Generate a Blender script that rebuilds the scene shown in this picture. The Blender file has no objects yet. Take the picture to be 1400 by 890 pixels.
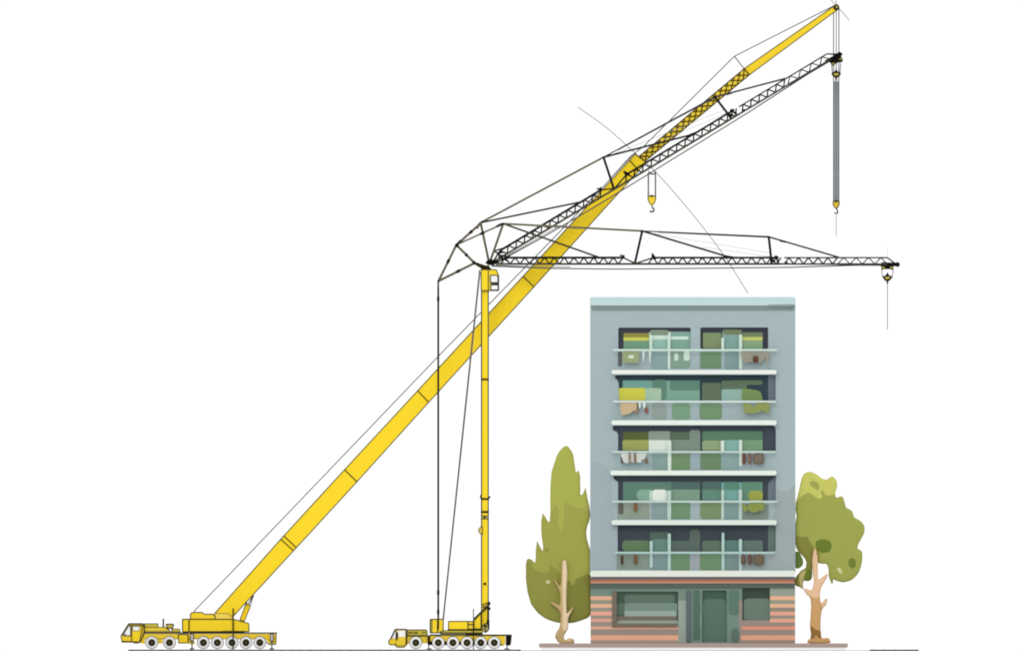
import bpy, math, random
import numpy as np
from mathutils import Vector
from mathutils.geometry import delaunay_2d_cdt
random.seed(3)
scene = bpy.context.scene
C = scene.collection
S = 12.0                                   # photograph pixels per metre
GY = 887.2                                 # pixel row of the ground line
def WX(u): return (u - 700.0) / S
def WZ(v): return (GY - v) / S

# ------------------------------------------------------------ camera, sky, sun, exposure
cd = bpy.data.cameras.new('camera'); cam = bpy.data.objects.new('camera', cd); C.objects.link(cam)
cd.type = 'ORTHO'; cd.ortho_scale = 1400 / S
cd.clip_end = 3000
cam.location = (0, -160, WZ(445)); cam.rotation_euler = (math.radians(90), 0, 0)
scene.camera = cam
w = bpy.data.worlds.new('World'); scene.world = w; w.use_nodes = True
bg = w.node_tree.nodes['Background']
bg.inputs['Color'].default_value = (1.0, 1.0, 1.0, 1); bg.inputs['Strength'].default_value = 1.05
sd = bpy.data.lights.new('sun', 'SUN'); sd.energy = 1.0; sd.angle = math.radians(30); sd.color = (1, .985, .96)
sun = bpy.data.objects.new('sun', sd); C.objects.link(sun); sun.location = (-40, -120, 90)
sun.rotation_euler = Vector((0.15, 1.0, -0.38)).to_track_quat('-Z', 'Y').to_euler()
scene.view_settings.view_transform = 'Standard'
try: scene.view_settings.look = 'None'
except Exception: pass
scene.view_settings.exposure = 0; scene.view_settings.gamma = 1
scene.view_settings.use_curve_mapping = False
scene.cycles.pixel_filter_type = 'BLACKMAN_HARRIS'; scene.cycles.filter_width = 2.0

# ------------------------------------------------------------ materials
K = 1.215
def lin(c):
    c /= 255.0
    return c / 12.92 if c <= .04045 else ((c + .055) / 1.055) ** 2.4
_m = {}
def M(c, rough=.75, var=.012):
    key = (tuple(c), rough)
    if key in _m: return _m[key]
    m = bpy.data.materials.new('paint_%d_%d_%d' % tuple(c)); m.use_nodes = True
    nt = m.node_tree; b = nt.nodes['Principled BSDF']
    base = [min(lin(x) / K, .93) for x in c]
    no = nt.nodes.new('ShaderNodeTexNoise'); no.inputs['Scale'].default_value = .9; no.inputs['Detail'].default_value = 5
    tc = nt.nodes.new('ShaderNodeTexCoord'); nt.links.new(tc.outputs['Object'], no.inputs['Vector'])
    mr = nt.nodes.new('ShaderNodeMapRange'); mr.inputs['To Min'].default_value = 1 - var; mr.inputs['To Max'].default_value = 1 + var
    mr.inputs['From Min'].default_value = .3; mr.inputs['From Max'].default_value = .7
    nt.links.new(no.outputs['Fac'], mr.inputs['Value'])
    vm = nt.nodes.new('ShaderNodeVectorMath'); vm.operation = 'SCALE'
    vm.inputs[0].default_value = base; nt.links.new(mr.outputs['Result'], vm.inputs['Scale'])
    nt.links.new(vm.outputs['Vector'], b.inputs['Base Color'])
    b.inputs['Roughness'].default_value = rough
    b.inputs['Specular IOR Level'].default_value = .08
    _m[key] = m
    return m
YEL = (253, 219, 44); OLI = (150, 138, 48); DYE = (214, 195, 72); BLK = (8, 8, 8); LIN = (48, 44, 30)
GRL = (98, 98, 102); LGR = (165, 165, 168); WHT = (250, 250, 250); OLG = (104, 98, 78)

# ------------------------------------------------------------ building blocks
def root_of(p):
    v = Vector((0, 0, 0))
    while p is not None:
        v += p.location; p = p.parent
    return v
class MB:
    def __init__(s): s.v = []; s.f = []; s.m = []; s.mats = []; s.smooth = False
    def mi(s, c):
        m = M(c)
        if m not in s.mats: s.mats.append(m)
        return s.mats.index(m)
    def add(s, vs, fs, c):
        n = len(s.v); s.v += vs; k = s.mi(c)
        for f in fs: s.f.append([i + n for i in f]); s.m.append(k)
    def prism(s, pts, c, y0, y1):
        n = len(pts)
        P = [(WX(a), WZ(b)) for a, b in pts]
        ar = sum(P[i][0] * P[(i+1) % n][1] - P[(i+1) % n][0] * P[i][1] for i in range(n))
        if ar < 0: P.reverse()
        vs = [(x, y0, z) for x, z in P] + [(x, y1, z) for x, z in P]
        fs = [list(range(n)), list(range(2*n-1, n-1, -1))]
        for i in range(n):
            j = (i+1) % n; fs.append([i, i+n, j+n, j])
        s.add(vs, fs, c); return s
    def rect(s, x0, y0, x1, y1, c, ya, yb): return s.prism([(x0, y0), (x1, y0), (x1, y1), (x0, y1)], c, ya, yb)
    def tube3(s, p, q, r, c, n=6):
        p = Vector(p); q = Vector(q); d = q - p
        if d.length < 1e-5: return s
        d.normalize(); a = Vector((0, 1, 0)) if abs(d.y) < .9 else Vector((1, 0, 0))
        e = d.cross(a).normalized(); g = d.cross(e)
        vs = []
        for o in (p, q):
            for k in range(n):
                t = 2 * math.pi * k / n
                vs.append(tuple(o + e * (r * math.cos(t)) + g * (r * math.sin(t))))
        fs = [[k, (k+1) % n, n + (k+1) % n, n + k] for k in range(n)] + [list(range(n-1, -1, -1)), list(range(n, 2*n))]
        s.add(vs, fs, c); return s
    def line(s, a, b, wpx, c, y=0, yb=None):
        return s.tube3((WX(a[0]), y, WZ(a[1])), (WX(b[0]), y if yb is None else yb, WZ(b[1])), wpx * 1.3 / S / 2, c)
    def path(s, pts, wpx, c, y=0, close=False):
        for i in range(len(pts) - (0 if close else 1)): s.line(pts[i], pts[(i+1) % len(pts)], wpx, c, y)
        return s
    def cyl(s, cx, cy, r, c, y0, y1, n=28):
        return s.prism([(cx + r * math.cos(2*math.pi*k/n), cy + r * math.sin(2*math.pi*k/n)) for k in range(n)], c, y0, y1)
    def ring(s, cx, cy, ro, ri, c, y0, y1, n=32):
        vs = []; fs = []
        for y in (y0, y1):
            for r in (ro, ri):
                for k in range(n):
                    t = 2*math.pi*k/n; vs.append((WX(cx + r*math.cos(t)), y, WZ(cy + r*math.sin(t))))
        for k in range(n):
            j = (k+1) % n
            fs += [[k, j, n+j, n+k], [2*n+k, 3*n+k, 3*n+j, 2*n+j], [k, 2*n+k, 2*n+j, j], [n+k, n+j, 3*n+j, 3*n+k]]
        s.add(vs, fs, c); return s
    def build(s, name, parent=None, label=None, kind=None):
        me = bpy.data.meshes.new(name)
        off = root_of(parent) if parent else Vector((0, 0, 0))
        if parent is None:
            xs = [v[0] for v in s.v]; ys = [v[1] for v in s.v]; zs = [v[2] for v in s.v]
            off = Vector(((min(xs)+max(xs))/2, (min(ys)+max(ys))/2, min(zs)))
        me.from_pydata([(a-off.x, b-off.y, c-off.z) for a, b, c in s.v], [], s.f)
        for m in s.mats: me.materials.append(m)
        me.polygons.foreach_set('material_index', s.m)
        if s.smooth: me.polygons.foreach_set('use_smooth', [True]*len(s.f))
        me.update()
        o = bpy.data.objects.new(name, me); C.objects.link(o)
        if parent: o.parent = parent
        else: o.location = off
        if label: o['label'] = label
        if kind: o['kind'] = kind
        return o
def thing(name, label, cat, loc, group=None):
    o = bpy.data.objects.new(name, None); C.objects.link(o); o.location = loc
    o['label'] = label; o['category'] = cat
    if group: o['group'] = group
    return o
def tag(o, label, cat, group=None):
    o['label'] = label; o['category'] = cat
    if group: o['group'] = group
    return o
def rrect(x0, y0, x1, y1, r=1.0, n=5):
    r = min(r, abs(x1-x0)/2*.98, abs(y1-y0)/2*.98)
    if r <= .05: return [(x0, y0), (x1, y0), (x1, y1), (x0, y1)]
    out = []
    for cx, cy, a in ((x0+r, y0+r, 180), (x1-r, y0+r, 270), (x1-r, y1-r, 0), (x0+r, y1-r, 90)):
        for k in range(n+1):
            t = math.radians(a + 90*k/n); out.append((cx + r*math.cos(t), cy + r*math.sin(t)))
    return out
def smooth(pts, n=4):
    out = []; L = len(pts)
    for i in range(L):
        p0, p1, p2, p3 = [np.array(pts[(i+k-1) % L], float) for k in range(4)]
        for j in range(n):
            t = j/n
            q = .5*((2*p1)+(-p0+p2)*t+(2*p0-5*p1+4*p2-p3)*t*t*.8+(-p0+3*p1-3*p2+p3)*t**3*.8) if False else \
                p1*(1-t)**3 + (p1+(p2-p0)*.13)*3*t*(1-t)**2 + (p2-(p3-p1)*.13)*3*t*t*(1-t) + p2*t**3
            out.append((float(q[0]), float(q[1])))
    return out
def inside(p, poly):
    x, y = p; r = False; n = len(poly); j = n-1
    for i in range(n):
        xi, yi = poly[i]; xj, yj = poly[j]
        if (yi > y) != (yj > y) and x < (xj-xi)*(y-yi)/(yj-yi)+xi: r = not r
        j = i
    return r
def cdt(outline, holes, patches, grid=None):
    V = []; E = []
    for poly in [outline] + holes + [p for p, c in patches]:
        n = len(V); V += [Vector(p) for p in poly]; L = len(poly)
        E += [(n+i, n+(i+1) % L) for i in range(L)]
    if grid:
        xs = [p[0] for p in outline]; ys = [p[1] for p in outline]
        x = min(xs)
        while x < max(xs):
            y = min(ys)
            while y < max(ys):
                q = (x + random.uniform(-.2, .2)*grid, y + random.uniform(-.2, .2)*grid)
                if inside(q, outline): V.append(Vector(q))
                y += grid
            x += grid
    r = delaunay_2d_cdt(V, E, [], 0, 1e-4)
    vs, fs = r[0], r[2]; out = []; cols = []
    for f in fs:
        c = sum((vs[i] for i in f), Vector((0, 0))) / len(f)
        if not inside(c, outline) or any(inside(c, h) for h in holes): continue
        k = -1
        for n, (p, col) in enumerate(patches):
            if inside(c, p): k = n
        out.append(f); cols.append(k)
    return vs, out, cols
def plate(mb, outline, base, y0, y1, holes=[], patches=[], height=None, grid=None):
    """flat slab between y0 (near) and y1 with real holes; height(p)->offset makes it a rounded body"""
    vs, fs, ks = cdt(outline, holes, patches, grid)
    used = sorted({i for f in fs for i in f}); idx = {u: n for n, u in enumerate(used)}; n = len(used)
    if height is None:
        P = [(WX(vs[u][0]), y0, WZ(vs[u][1])) for u in used] + [(WX(vs[u][0]), y1, WZ(vs[u][1])) for u in used]
    else:
        h = height([(vs[u][0], vs[u][1]) for u in used]); yc = (y0+y1)/2; T = (y1-y0)/2
        P = [(WX(vs[u][0]), yc - T*h[i], WZ(vs[u][1])) for i, u in enumerate(used)] + \
            [(WX(vs[u][0]), yc + T*h[i] + .002, WZ(vs[u][1])) for i, u in enumerate(used)]
    ec = {}
    for f in fs:
        for i in range(3):
            a, b = f[i], f[(i+1) % 3]; ec[(a, b)] = 1
    b0 = len(mb.v); mb.v += P
    for f, k in zip(fs, ks):
        m = mb.mi(base if k < 0 else patches[k][1])
        g = [idx[i] for i in f]
        a, b, c = [vs[i] for i in f]
        if (b[0]-a[0])*(c[1]-a[1])-(b[1]-a[1])*(c[0]-a[0]) > 0: g = g[::-1]
        mb.f.append([b0+i for i in g]); mb.m.append(m)
        mb.f.append([b0+n+i for i in g[::-1]]); mb.m.append(m)
        for i in range(3):
            u, v = f[i], f[(i+1) % 3]
            if (v, u) not in ec:
                mb.f.append([b0+idx[u], b0+idx[v], b0+n+idx[v], b0+n+idx[u]]); mb.m.append(m)
    return mb
def dome(outline, D, base=0.0):
    D = D*.45
    A = np.array(outline); B = np.roll(A, -1, 0)
    def h(pts):
        P = np.array(pts); d = np.full(len(P), 1e9)
        for a, b in zip(A, B):
            ab = b-a; L = max((ab*ab).sum(), 1e-9)
            t = np.clip(((P-a)@ab)/L, 0, 1)
            q = a + t[:, None]*ab
            d = np.minimum(d, np.hypot(*(P-q).T))
        k = np.clip(d/D, 0, 1)
        return base + (1-base)*np.sqrt(np.clip(1-(1-k)**2, 0, 1))
    return h
def panel(name, parent, pts, c, y0, y1, lw=1.0, lc=LIN, label=None):
    mb = MB(); mb.prism(pts, c, y0, y1)
    if lw: mb.path(pts, lw, lc, y0, True)
    return mb.build(name, parent, label)
def box(x0, y0, x1, y1): return [(x0, y0), (x1, y0), (x1, y1), (x0, y1)]

# ------------------------------------------------------------ the setting
MB().rect(-19300, 892.5, 20700, 900, (246, 246, 243), -1500, 1500).build('ground', kind='structure')
def strip(name, x0, x1, top, c, tick, step, ya, yb, tw=2.0):
    mb = MB(); mb.rect(x0, top, x1, 892.5, c, ya, yb)
    x = x0 + 4
    while x < x1 - 2:
        mb.rect(x, top+1.3, x+tw, 892.4, tick, ya-.01, ya); x += step
    return mb.build(name, kind='structure')
strip('road', 175, 712, 887.3, (128, 128, 132), (38, 38, 42), 13.6, -2.6, 7.5)
strip('kerb', 712, 1189, 888.2, (212, 212, 212), (80, 80, 84), 13.6, -3.6, 12)
strip('path', 1189, 1256, 887.3, (118, 118, 122), (38, 38, 42), 15, -2.6, 6)
MB().rect(737, 879, 1159, 884.6, (173, 153, 145), -3.2, 12).build('pavement', kind='structure')
MB().rect(740, 884.6, 1156, 888.2, WHT, -3.15, 12).build('pavement_base', kind='structure')

# ------------------------------------------------------------ wheels shared by both cranes
def wheel(parent, cx, cy, r, y):
    t = MB().ring(cx, cy, r, r-.9, (84, 84, 88), y, y+.55).build('wheel', parent)
    m = MB(); m.ring(cx, cy, r-.9, 4.3, (255, 255, 255), y-.02, y+.5)
    m.ring(cx, cy, r-1.7, r-2.0, (205, 205, 207), y-.03, y); m.build('tyre', t)
    m = MB(); m.ring(cx, cy, 5.0, 4.1, (100, 98, 84), y-.05, y); m.cyl(cx, cy, 4.3, (34, 32, 18), y-.04, y+.4); m.build('rim', t)
    m = MB(); m.cyl(cx, cy, 1.0, (140, 128, 62), y-.1, y-.03, 10); m.build('hub', t)

# ------------------------------------------------------------ CRANE A : telescopic boom crane
YA = 5.0; N = YA-1.5; F = YA+1.5
za = lambda *p: [(150+u/5.6, 780+v/5.6) for u, v in p]
ca = thing('mobile_crane', 'yellow seven-axle truck crane with a long leaning telescopic boom, leftmost vehicle', 'crane', (WX(272), YA, 0))
m = MB()
m.prism(za((255,482),(1275,482),(1272,562),(1215,562),(1215,545),(1185,520),(640,520),(655,560),(605,560),(605,552),(525,552),(525,520),(405,520),(405,555),(370,555),(370,520),(270,520),(270,557),(236,555),(236,540)), (246, 212, 52), N+.04, F-.2)
m.path(za((1275,482),(1272,562),(1215,562),(1200,540)), 1, LIN, N+.04)
m.path(za((255,486),(236,540)), 1.2, LIN, N+.04)
m.line(*za((265,520),(1190,520)), .8, OLI, N+.03)
for u in (322, 457, 717, 824, 936, 1043, 1149): m.cyl(150+u/5.6, 877.9, 2.5, (70,66,52), N+.3, F-.3, 12)
m.build('chassis', ca)
m = MB(); m.prism(za((255,470),(1282,470),(1282,481),(255,481)), (62, 56, 30), N, F); m.build('deck', ca)
panel('storage_box', ca, za((527,486),(600,486),(600,552),(527,552)), YEL, N-.02, F-.1, 1)
cab = panel('cab', ca, za((85,500),(145,403),(255,403),(262,430),(265,478),(232,545),(95,545)), (226, 196, 60), N, F, 1.1)
MB().prism(za((145,400),(257,400),(257,418),(138,418)), (140, 122, 58), N-.04, F+.04).build('cab_roof', cab)
MB().prism(za((100,492),(145,420),(160,420),(160,498),(104,500)), WHT, N-.03, N+.02).path(za((100,492),(145,420),(160,420),(160,498)), 1.0, (60,56,40), N-.03, True).build('window', cab)
MB().prism(za((104,500),(118,480),(132,497)), (70, 70, 66), N-.06, N-.03).build('seat', cab)
d = MB().prism(za((168,420),(250,420),(228,545),(168,545)), YEL, N-.03, N+.02)
d.path(za((168,420),(250,420),(228,545),(168,545)), 1.2, (120, 104, 44), N-.03, True).build('door', cab)
MB().prism(rrect(150+176/5.6, 780+424/5.6, 150+229/5.6, 780+458/5.6, 1.2), WHT, N-.06, N-.02).path(rrect(150+176/5.6, 780+424/5.6, 150+229/5.6, 780+458/5.6, 1.2), .7, (150, 140, 90), N-.06, True).build('window', cab)
MB().prism(za((88,500),(162,502),(162,540),(97,540)), (244, 210, 50), N-.02, N+.01).path(za((92,540),(232,545)), 1.3, (50, 44, 26), N-.03).build('bumper', cab)
MB().prism(za((180,545),(240,545),(215,558),(180,556)), (190, 188, 170), N+.1, F-.1).build('step', cab)
m = MB(); m.path(za((262,404),(268,478)), 1.2, (60,52,30), N); m.build('cab_frame', ca)
panel('engine_cover', ca, za((266,404),(370,404),(370,430),(266,430)), (216, 196, 78), N+.15, F-.3, 1, (104,94,56))
panel('engine_housing', ca, za((266,431),(420,431),(470,465),(266,465)), (238, 208, 62), N+.1, F-.2, .8, (104,94,56))
MB().prism(za((266,460),(540,460),(540,471),(266,471)), (140, 126, 70), N+.02, F-.1).build('catwalk', ca)
MB().prism(za((404,365),(417,365),(417,455),(404,455)), (58, 54, 38), N+.3, N+.6).build('exhaust_pipe', ca)
m = MB(); m.prism(za((432,408),(488,408),(484,438),(440,438)), (200, 182, 80), N+.4, F-.4); m.path(za((430,407),(490,407),(484,438),(442,438)), 1.1, (50,46,34), N+.4, True)
m.path(za((450,438),(450,470)), 1.1, (90,80,40), N+.4); m.path(za((472,438),(478,470)), 1.1, (60,54,34), N+.4); m.prism(za((420,425),(445,430),(470,468),(428,468)), (236,208,70), N+.45, F-.45)
m.build('boom_rest', ca)
panel('toolbox', ca, za((478,444),(536,444),(540,470),(478,470)), (238, 210, 66), N+.2, F-.2, .9, (110,100,60))
panel('counterweight', ca, za((557,369),(606,369),(606,466),(557,466)), YEL, N-.1, F+.1, 1.2, (66,58,28))
panel('slewing_platform', ca, za((607,371),(955,371),(1065,402),(1068,464),(607,464)), YEL, N, F, 1.1, (90,80,40))
panel('winch_housing', ca, za((617,369),(617,330),(632,317),(708,317),(724,331),(790,331),(806,345),(808,369)), (252, 218, 48), N+.2, F-.2, 1.1, (80,72,44))
panel('boom_bracket', ca, za((806,369),(808,345),(798,325),(905,325),(940,352),(948,369)), (250, 222, 90), N+.22, F-.22, 1, (170,150,90))
MB().prism(za((612,463),(862,463),(862,471),(612,471)), (176, 166, 130), N+.3, F-.3).prism(za((860,458),(1035,458),(1035,471),(860,471)), (20, 18, 8), N-.04, F-.2).build('slew_ring', ca)
# boom, in telescoping sections
L = [(293.5,838),(383.8,736.7),(387.9,732.2),(471,641.8),(571,534),(715,377.8),(860.6,219.5),(868.2,210.8)]
R = [(319,842),(401.3,752.5),(405.2,748.4),(488,658.4),(586,550),(730,392.4),(873.5,233.5),(882.8,222)]
for i in range(len(L)-1):
    q = [L[i], L[i+1], R[i+1], R[i]]
    dlt = .02*i
    m = MB(); m.prism(q, YEL, YA-.9+dlt, YA+.9-dlt)
    for yy in (YA-.9+dlt, YA+.9-dlt):
        m.line(L[i], L[i+1], 1.1, (84,78,52), yy); m.line(R[i], R[i+1], 1.1, (84,78,52), yy)
    if i: m.line(L[i], R[i], 1.2, (60, 54, 28), YA-.93+dlt)
    if i == 6: m.path([L[7], R[7]], 1, (84,78,52), YA-.8)
    m.build('boom_section', ca)
# latticed extension
a0, b0 = (874,213.8), (881.8,220.1+1); a1, b1 = (1017.4,94.3), (1024.5,103)
m = MB(); m.prism([a0, a1, b1, b0], (250, 218, 66), YA-.5, YA+.5)
m.path([a0, a1], 1.2, (70,62,30), YA-.5); m.path([b0, b1], 1.2, (70,62,30), YA-.5)
lp = lambda a, b, t: (a[0]+(b[0]-a[0])*t, a[1]+(b[1]-a[1])*t)
n = 17
for i in range(n):
    t0, t1 = i/n, (i+1)/n
    o = .35/n
    m.line(lp(a0,a1,max(t0-o,0)), lp(b0,b1,min(t1,1)), 1.15, (52,44,14), YA-.55)
    m.line(lp(b0,b1,t0), lp(a0,a1,min(t1+o,1)), 1.15, (52,44,14), YA-.55)
m.line(a0, b0, 1.2, LIN, YA-.5); m.line(a1, b1, 1.2, LIN, YA-.55)
m.build('lattice_extension', ca)
tp = [(1017.4,94.3),(1141.5,8),(1145.5,13.5),(1024.5,103)]
panel('fly_jib', ca, tp, (247, 214, 48), YA-.4, YA+.4, 1.1, (96,88,56))
m = MB(); m.cyl(1143.5, 10.5, 4.2, (34,32,20), YA-.5, YA+.5); m.cyl(1144, 10, 1.9, (150,145,70), YA-.55, YA+.55); m.build('sheave', ca)
MB().line((1004,77.5), (1017.8,95), 1.2, GRL, YA).build('jib_mast', ca)
m = MB(); m.path([(265,835.5),(606,480),(760,322.5),(826,254),(862,214),(880,200.5),(1004,77.5),(1141,8)], 1.15, (105,105,110), YA)
m.path([(826,254),(866,211)], 1, (105,105,110), YA-.3)
m.build('stay_rope', ca)
m = MB(); m.prism(za((1043,252),(1080,264),(1030,386),(996,374)), YEL, YA-.35, YA+.35); m.path(za((1043,252),(1080,264),(1030,386),(996,374)), 1, (96,88,56), YA-.35, True)
cy = m.build('luffing_cylinder', ca)
m = MB(); m.path(za((1062,258),(1096,192)), 1.6, (150,150,150), YA); m.line(*za((1080,262),(1098,195)), .9, GRL, YA-.1)
m.cyl(*za((1097,194))[0], 1.5, (20,20,20), YA-.5, YA+.5, 10); m.cyl(*za((1048,245))[0], 1.2, (20,20,20), YA-.5, YA+.5, 10); m.build('piston_rod', cy)
MB().line(*za((945,285),(945,470)), 1.7, (84,76,30), N-.1).line(*za((945,470),(945,606)), 1.3, (40,40,44), N-.2).build('slew_axis_line', ca)  # drawn slew axis line, added as a thin tube
for u in (322, 457): wheel(ca, 150+u/5.6, 877.9, 8.9, N-.1)
for u in (717, 824, 936, 1043, 1149): wheel(ca, 150+u/5.6, 877.9, 8.9, N-.1)
for u in (630, 1241):
    x = 150+u/5.6
    m = MB(); m.rect(x-2, 867, x+2, 875, (205,205,205), N-.3, N+.1); m.path(box(x-2, 866, x+2, 875.5), .8, (60,58,50), N-.3, True)
    m.rect(x-1, 875, x+1, 886.2, (110,110,116), N-.2, N); m.rect(x-3, 885.6, x+3, GY, (20,20,20), N-.5, N+.3)
    m.build('outrigger', ca)
# hoist of the fly jib
m = MB()
for x, c, wd in ((1139.6,(92,95,100),1.1),(1141.6,(175,180,184),1.0),(1143.3,(125,128,132),1.0),(1145.1,(175,180,184),1.0),(1146.9,(92,95,100),1.1)):
    m.line((x, 110 if c[0] == 175 else 13), (x, 276), wd*(.7 if c[0] == 175 else 1.0), c, YA)
m.rect(1140, 112, 1146.8, 275, (160,165,172), YA+.02, YA+.06)
m.build('hoist_rope', ca)
hb = MB(); hb.prism([(1138.8,275.5),(1147.6,275.5),(1147.4,280),(1145.5,284),(1143.3,285.2),(1141,284),(1139,280)], (216,190,60), YA-.35, YA+.35)
hb.path([(1138.8,275.5),(1147.6,275.5),(1147.4,280),(1145.5,284),(1143.3,285.2),(1141,284),(1139,280)], 1, (40,36,20), YA-.35, True)
hb.rect(1141.5, 274.3, 1145, 276.5, BLK, YA-.4, YA+.4)
hk = hb.build('hook_block', ca)
m = MB(); m.line((1143.2,285),(1144.6,287.5), 1.3, (30,28,22), YA)
m.path([(1143.2+2.3*math.cos(t), 290+2.3*math.sin(t)) for t in [math.radians(x) for x in range(-70, 190, 26)]], 1.6, (40,38,30), YA); m.build('hook', hk)
MB().line((1143.3,294),(1143.3,323.5), .85, LGR, YA).build('tag_line', ca)

# ------------------------------------------------------------ CRANE B : mobile tower crane
YB = 0.0; N = -1.5; F = 1.5
zb = lambda *p: [(510+u/6.667, 780+v/6.667) for u, v in p]
zc = lambda *p: [(525+u/15.556, 840+v/15.556) for u, v in p]
zd = lambda *p: [(610+u/11.12, 810+v/11.12) for u, v in p]
zt = lambda *p: [(640+u/8.9, 290+v/8.9) for u, v in p]
cb = thing('mobile_tower_crane', 'yellow six-axle tower crane with upright mast and black lattice jibs, beside the building', 'crane', (WX(614), YB, 0))
m = MB(); m.prism(zb((300,592),(500,592),(500,660),(450,660),(440,620),(330,640),(330,665),(300,665)), (230,200,60), N+.1, F-.1)
m.prism(zb((515,592),(1205,592),(1205,672),(1170,672),(1150,640),(515,640)), (246,213,56), N+.04, F-.12)
m.path(zb((1150,640),(1190,672)), 1, (60,54,30), N+.1)
m.prism(zb((500,640),(1150,640),(1190,660),(1190,682),(1100,676),(500,676)), (60,58,50), N+.7, F-.7)
m.build('chassis', cb)
cab = panel('cab', cb, zc((95,560),(145,495),(235,305),(475,305),(475,640),(430,690),(270,690),(250,645),(115,635)), (240,208,56), N, F, 1.1, (66,60,40))
MB().prism(zc((165,500),(240,335),(250,345),(245,500)), (236,236,236), N-.04, N).path(zc((150,505),(242,312)), 1.2, (34,34,34), N-.05).build('window', cab)
MB().prism(zc((290,335),(450,335),(450,465),(300,470),(310,420)), (246,246,246), N-.04, N).path(zc((255,315),(470,315)), 1.0, (110,96,80), N-.04).build('window', cab)
MB().prism(zc((250,330),(300,400),(290,520),(262,560),(248,500)), (28,28,30), N-.06, N).build('mirror', cab)
MB().prism(zc((255,690),(265,640),(445,640),(445,675),(420,697),(275,697)), (176,166,58), N-.05, F).path(zc((250,600),(250,670)), 1, (60,50,30), N-.05).build('step', cab)
MB().prism(zc((458,310),(495,310),(495,650),(458,650)), (84,76,44), N-.03, F).build('cab_frame', cb)
g = panel('engine_cover', cb, zc((495,320),(905,320),(925,440),(495,440)), (196,182,70), N+.02, F-.02, 1.2, (96,88,56))
m = MB()
for x0, x1 in ((520,545),(555,595),(620,640),(650,672),(680,718)): m.prism(zc((x0,360),(x1,360),(x1,402),(x0,402)), (84,78,30), N-.02, N+.05)
for x0, x1 in ((800,812),(822,845),(860,885)): m.prism(zc((x0,362),(x1,356),(x1,376),(x0,402)), (104,96,40), N-.02, N+.05)
m.build('grille', g)
MB().prism(zc((480,438),(925,438),(925,458),(480,458)), (60,54,34), N, F).build('sill_beam', cb)
MB().prism(zb((515,578),(1262,578),(1258,592),(515,592)), (60,58,38), N, F).build('deck', cb)
MB().prism(zb((610,566),(845,566),(845,590),(610,590)), (104,102,78), N-.02, F-.3).prism(zb((845,560),(1000,560),(1000,588),(845,588)), (44,42,30), N-.03, F-.3).build('slew_ring', cb)
panel('slewing_platform', cb, zb((592,543),(1000,543),(1000,563),(592,563)), (206,188,66), N-.04, F+.04, .9, (96,88,50))
cw = panel('counterweight', cb, zb((520,440),(640,440),(640,545),(590,565),(520,565)), (245,214,54), N-.1, F+.1, 1.2, (80,76,56))
MB().prism(zb((518,440),(542,440),(542,565),(518,565)), (140,134,56), N-.13, F+.13).build('counterweight_slab', cw)
MB().prism(zb((583,440),(602,440),(602,520),(590,560),(583,560)), (54,48,22), N-.14, F+.14).build('tie_bar', cw)
panel('winch_housing', cb, zb((688,459),(865,459),(865,535),(688,535)), YEL, N+.1, F-.1, 1.1, (76,70,40))
gb = panel('generator_box', cb, zb((867,459),(915,459),(915,530),(867,530)), (246,214,56), N+.12, F-.12, 1, (76,70,40))
MB().line(*zb((867,488),(915,488)), 1.1, (66,60,34), N+.1).build('rail', gb)
MB().prism(zb((680,530),(990,530),(990,542),(680,542)), (30,26,8), N+.05, F-.05).build('base_plate', cb)
panel('mast_bracket', cb, zb((918,530),(918,455),(985,385),(985,530)), (250,217,46), N+.3, F-.3, 1.3, (70,64,36))
# mast
mx0, mx1 = 658.3, 667.6
segs = [(862, 700), (700, 681), (681, 518.5), (518.5, 366.5)]
for i, (lo, hi) in enumerate(segs):
    q = .018*i
    m = MB(); m.rect(mx0, hi, mx1, lo, (252,219,44), -.42+q, .42-q)
    for yy in (-.42+q, .42-q):
        m.line((mx0, lo), (mx0, hi), 1.3, (64,64,62), yy); m.line((mx1, lo), (mx1, hi), 1.3, (84,84,80), yy)
    m.build('mast_section', cb)
m = MB()
for y, h in ((518.5,2.2),(681.8,2.4),(699.5,2.6)): m.rect(mx0-1, y-h/2, mx1+1, y+h/2, (20,18,14), -.48, .48)
m.rect(656.3, 676, 658.3, 681.5, (16,16,16), -.4, .4); m.cyl(669.3, 679.3, 1.5, (12,12,12), -.4, .4, 10); m.line((667,682),(669.5,680), 1.2, BLK, -.3)
m.build('mast_collar', cb)
m = MB(); m.rect(mx0+.4, 705, mx1-.4, 708.8, (190,170,80), -.46, .46); m.line((mx0, 705),(mx1, 705), .9, (70,64,34), -.46); m.line((mx0, 709),(mx1, 709), .9, (70,64,34), -.46); m.cyl(662.6, 706.8, 1.4, (30,24,8), -.5, .5, 10); m.build('locking_pin', cb)
MB().prism([(653.8,724.5),(656.5,720.5),(659.5,719),(659.5,731),(656.5,729.5)], (214,194,86), -.5, .3).path([(653.8,724.5),(656.5,720.5),(659.5,719),(659.5,731),(656.5,729.5)], .9, (90,84,46), -.5, True).build('lamp_housing', cb)
MB().cyl(662.8, 797.8, 2.1, (60,50,14), -.46, .46, 14).build('pivot_pin', cb)
m = MB(); m.prism(zd((540,180),(640,140),(640,235),(545,300)), (220,192,60), -.5, .5); m.path(zd((425,400),(545,285),(640,195)), 2.4, (62,56,34), -.55)
m.path(zd((545,185),(635,150)), 1.1, (90,80,40), -.55); m.path(zd((540,215),(625,205)), 1.0, (90,80,40), -.55)
m.build('mast_brace', cb)
m = MB(); m.cyl(*zd((650,160))[0], 2.4, BLK, -.6, .6, 12); m.cyl(*zd((655,240))[0], 2.1, BLK, -.6, .6, 12); m.path(zd((645,165),(640,250),(640,390),(625,480)), 2.1, (24,22,16), -.55); m.build('tilting_joint', cb)
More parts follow.
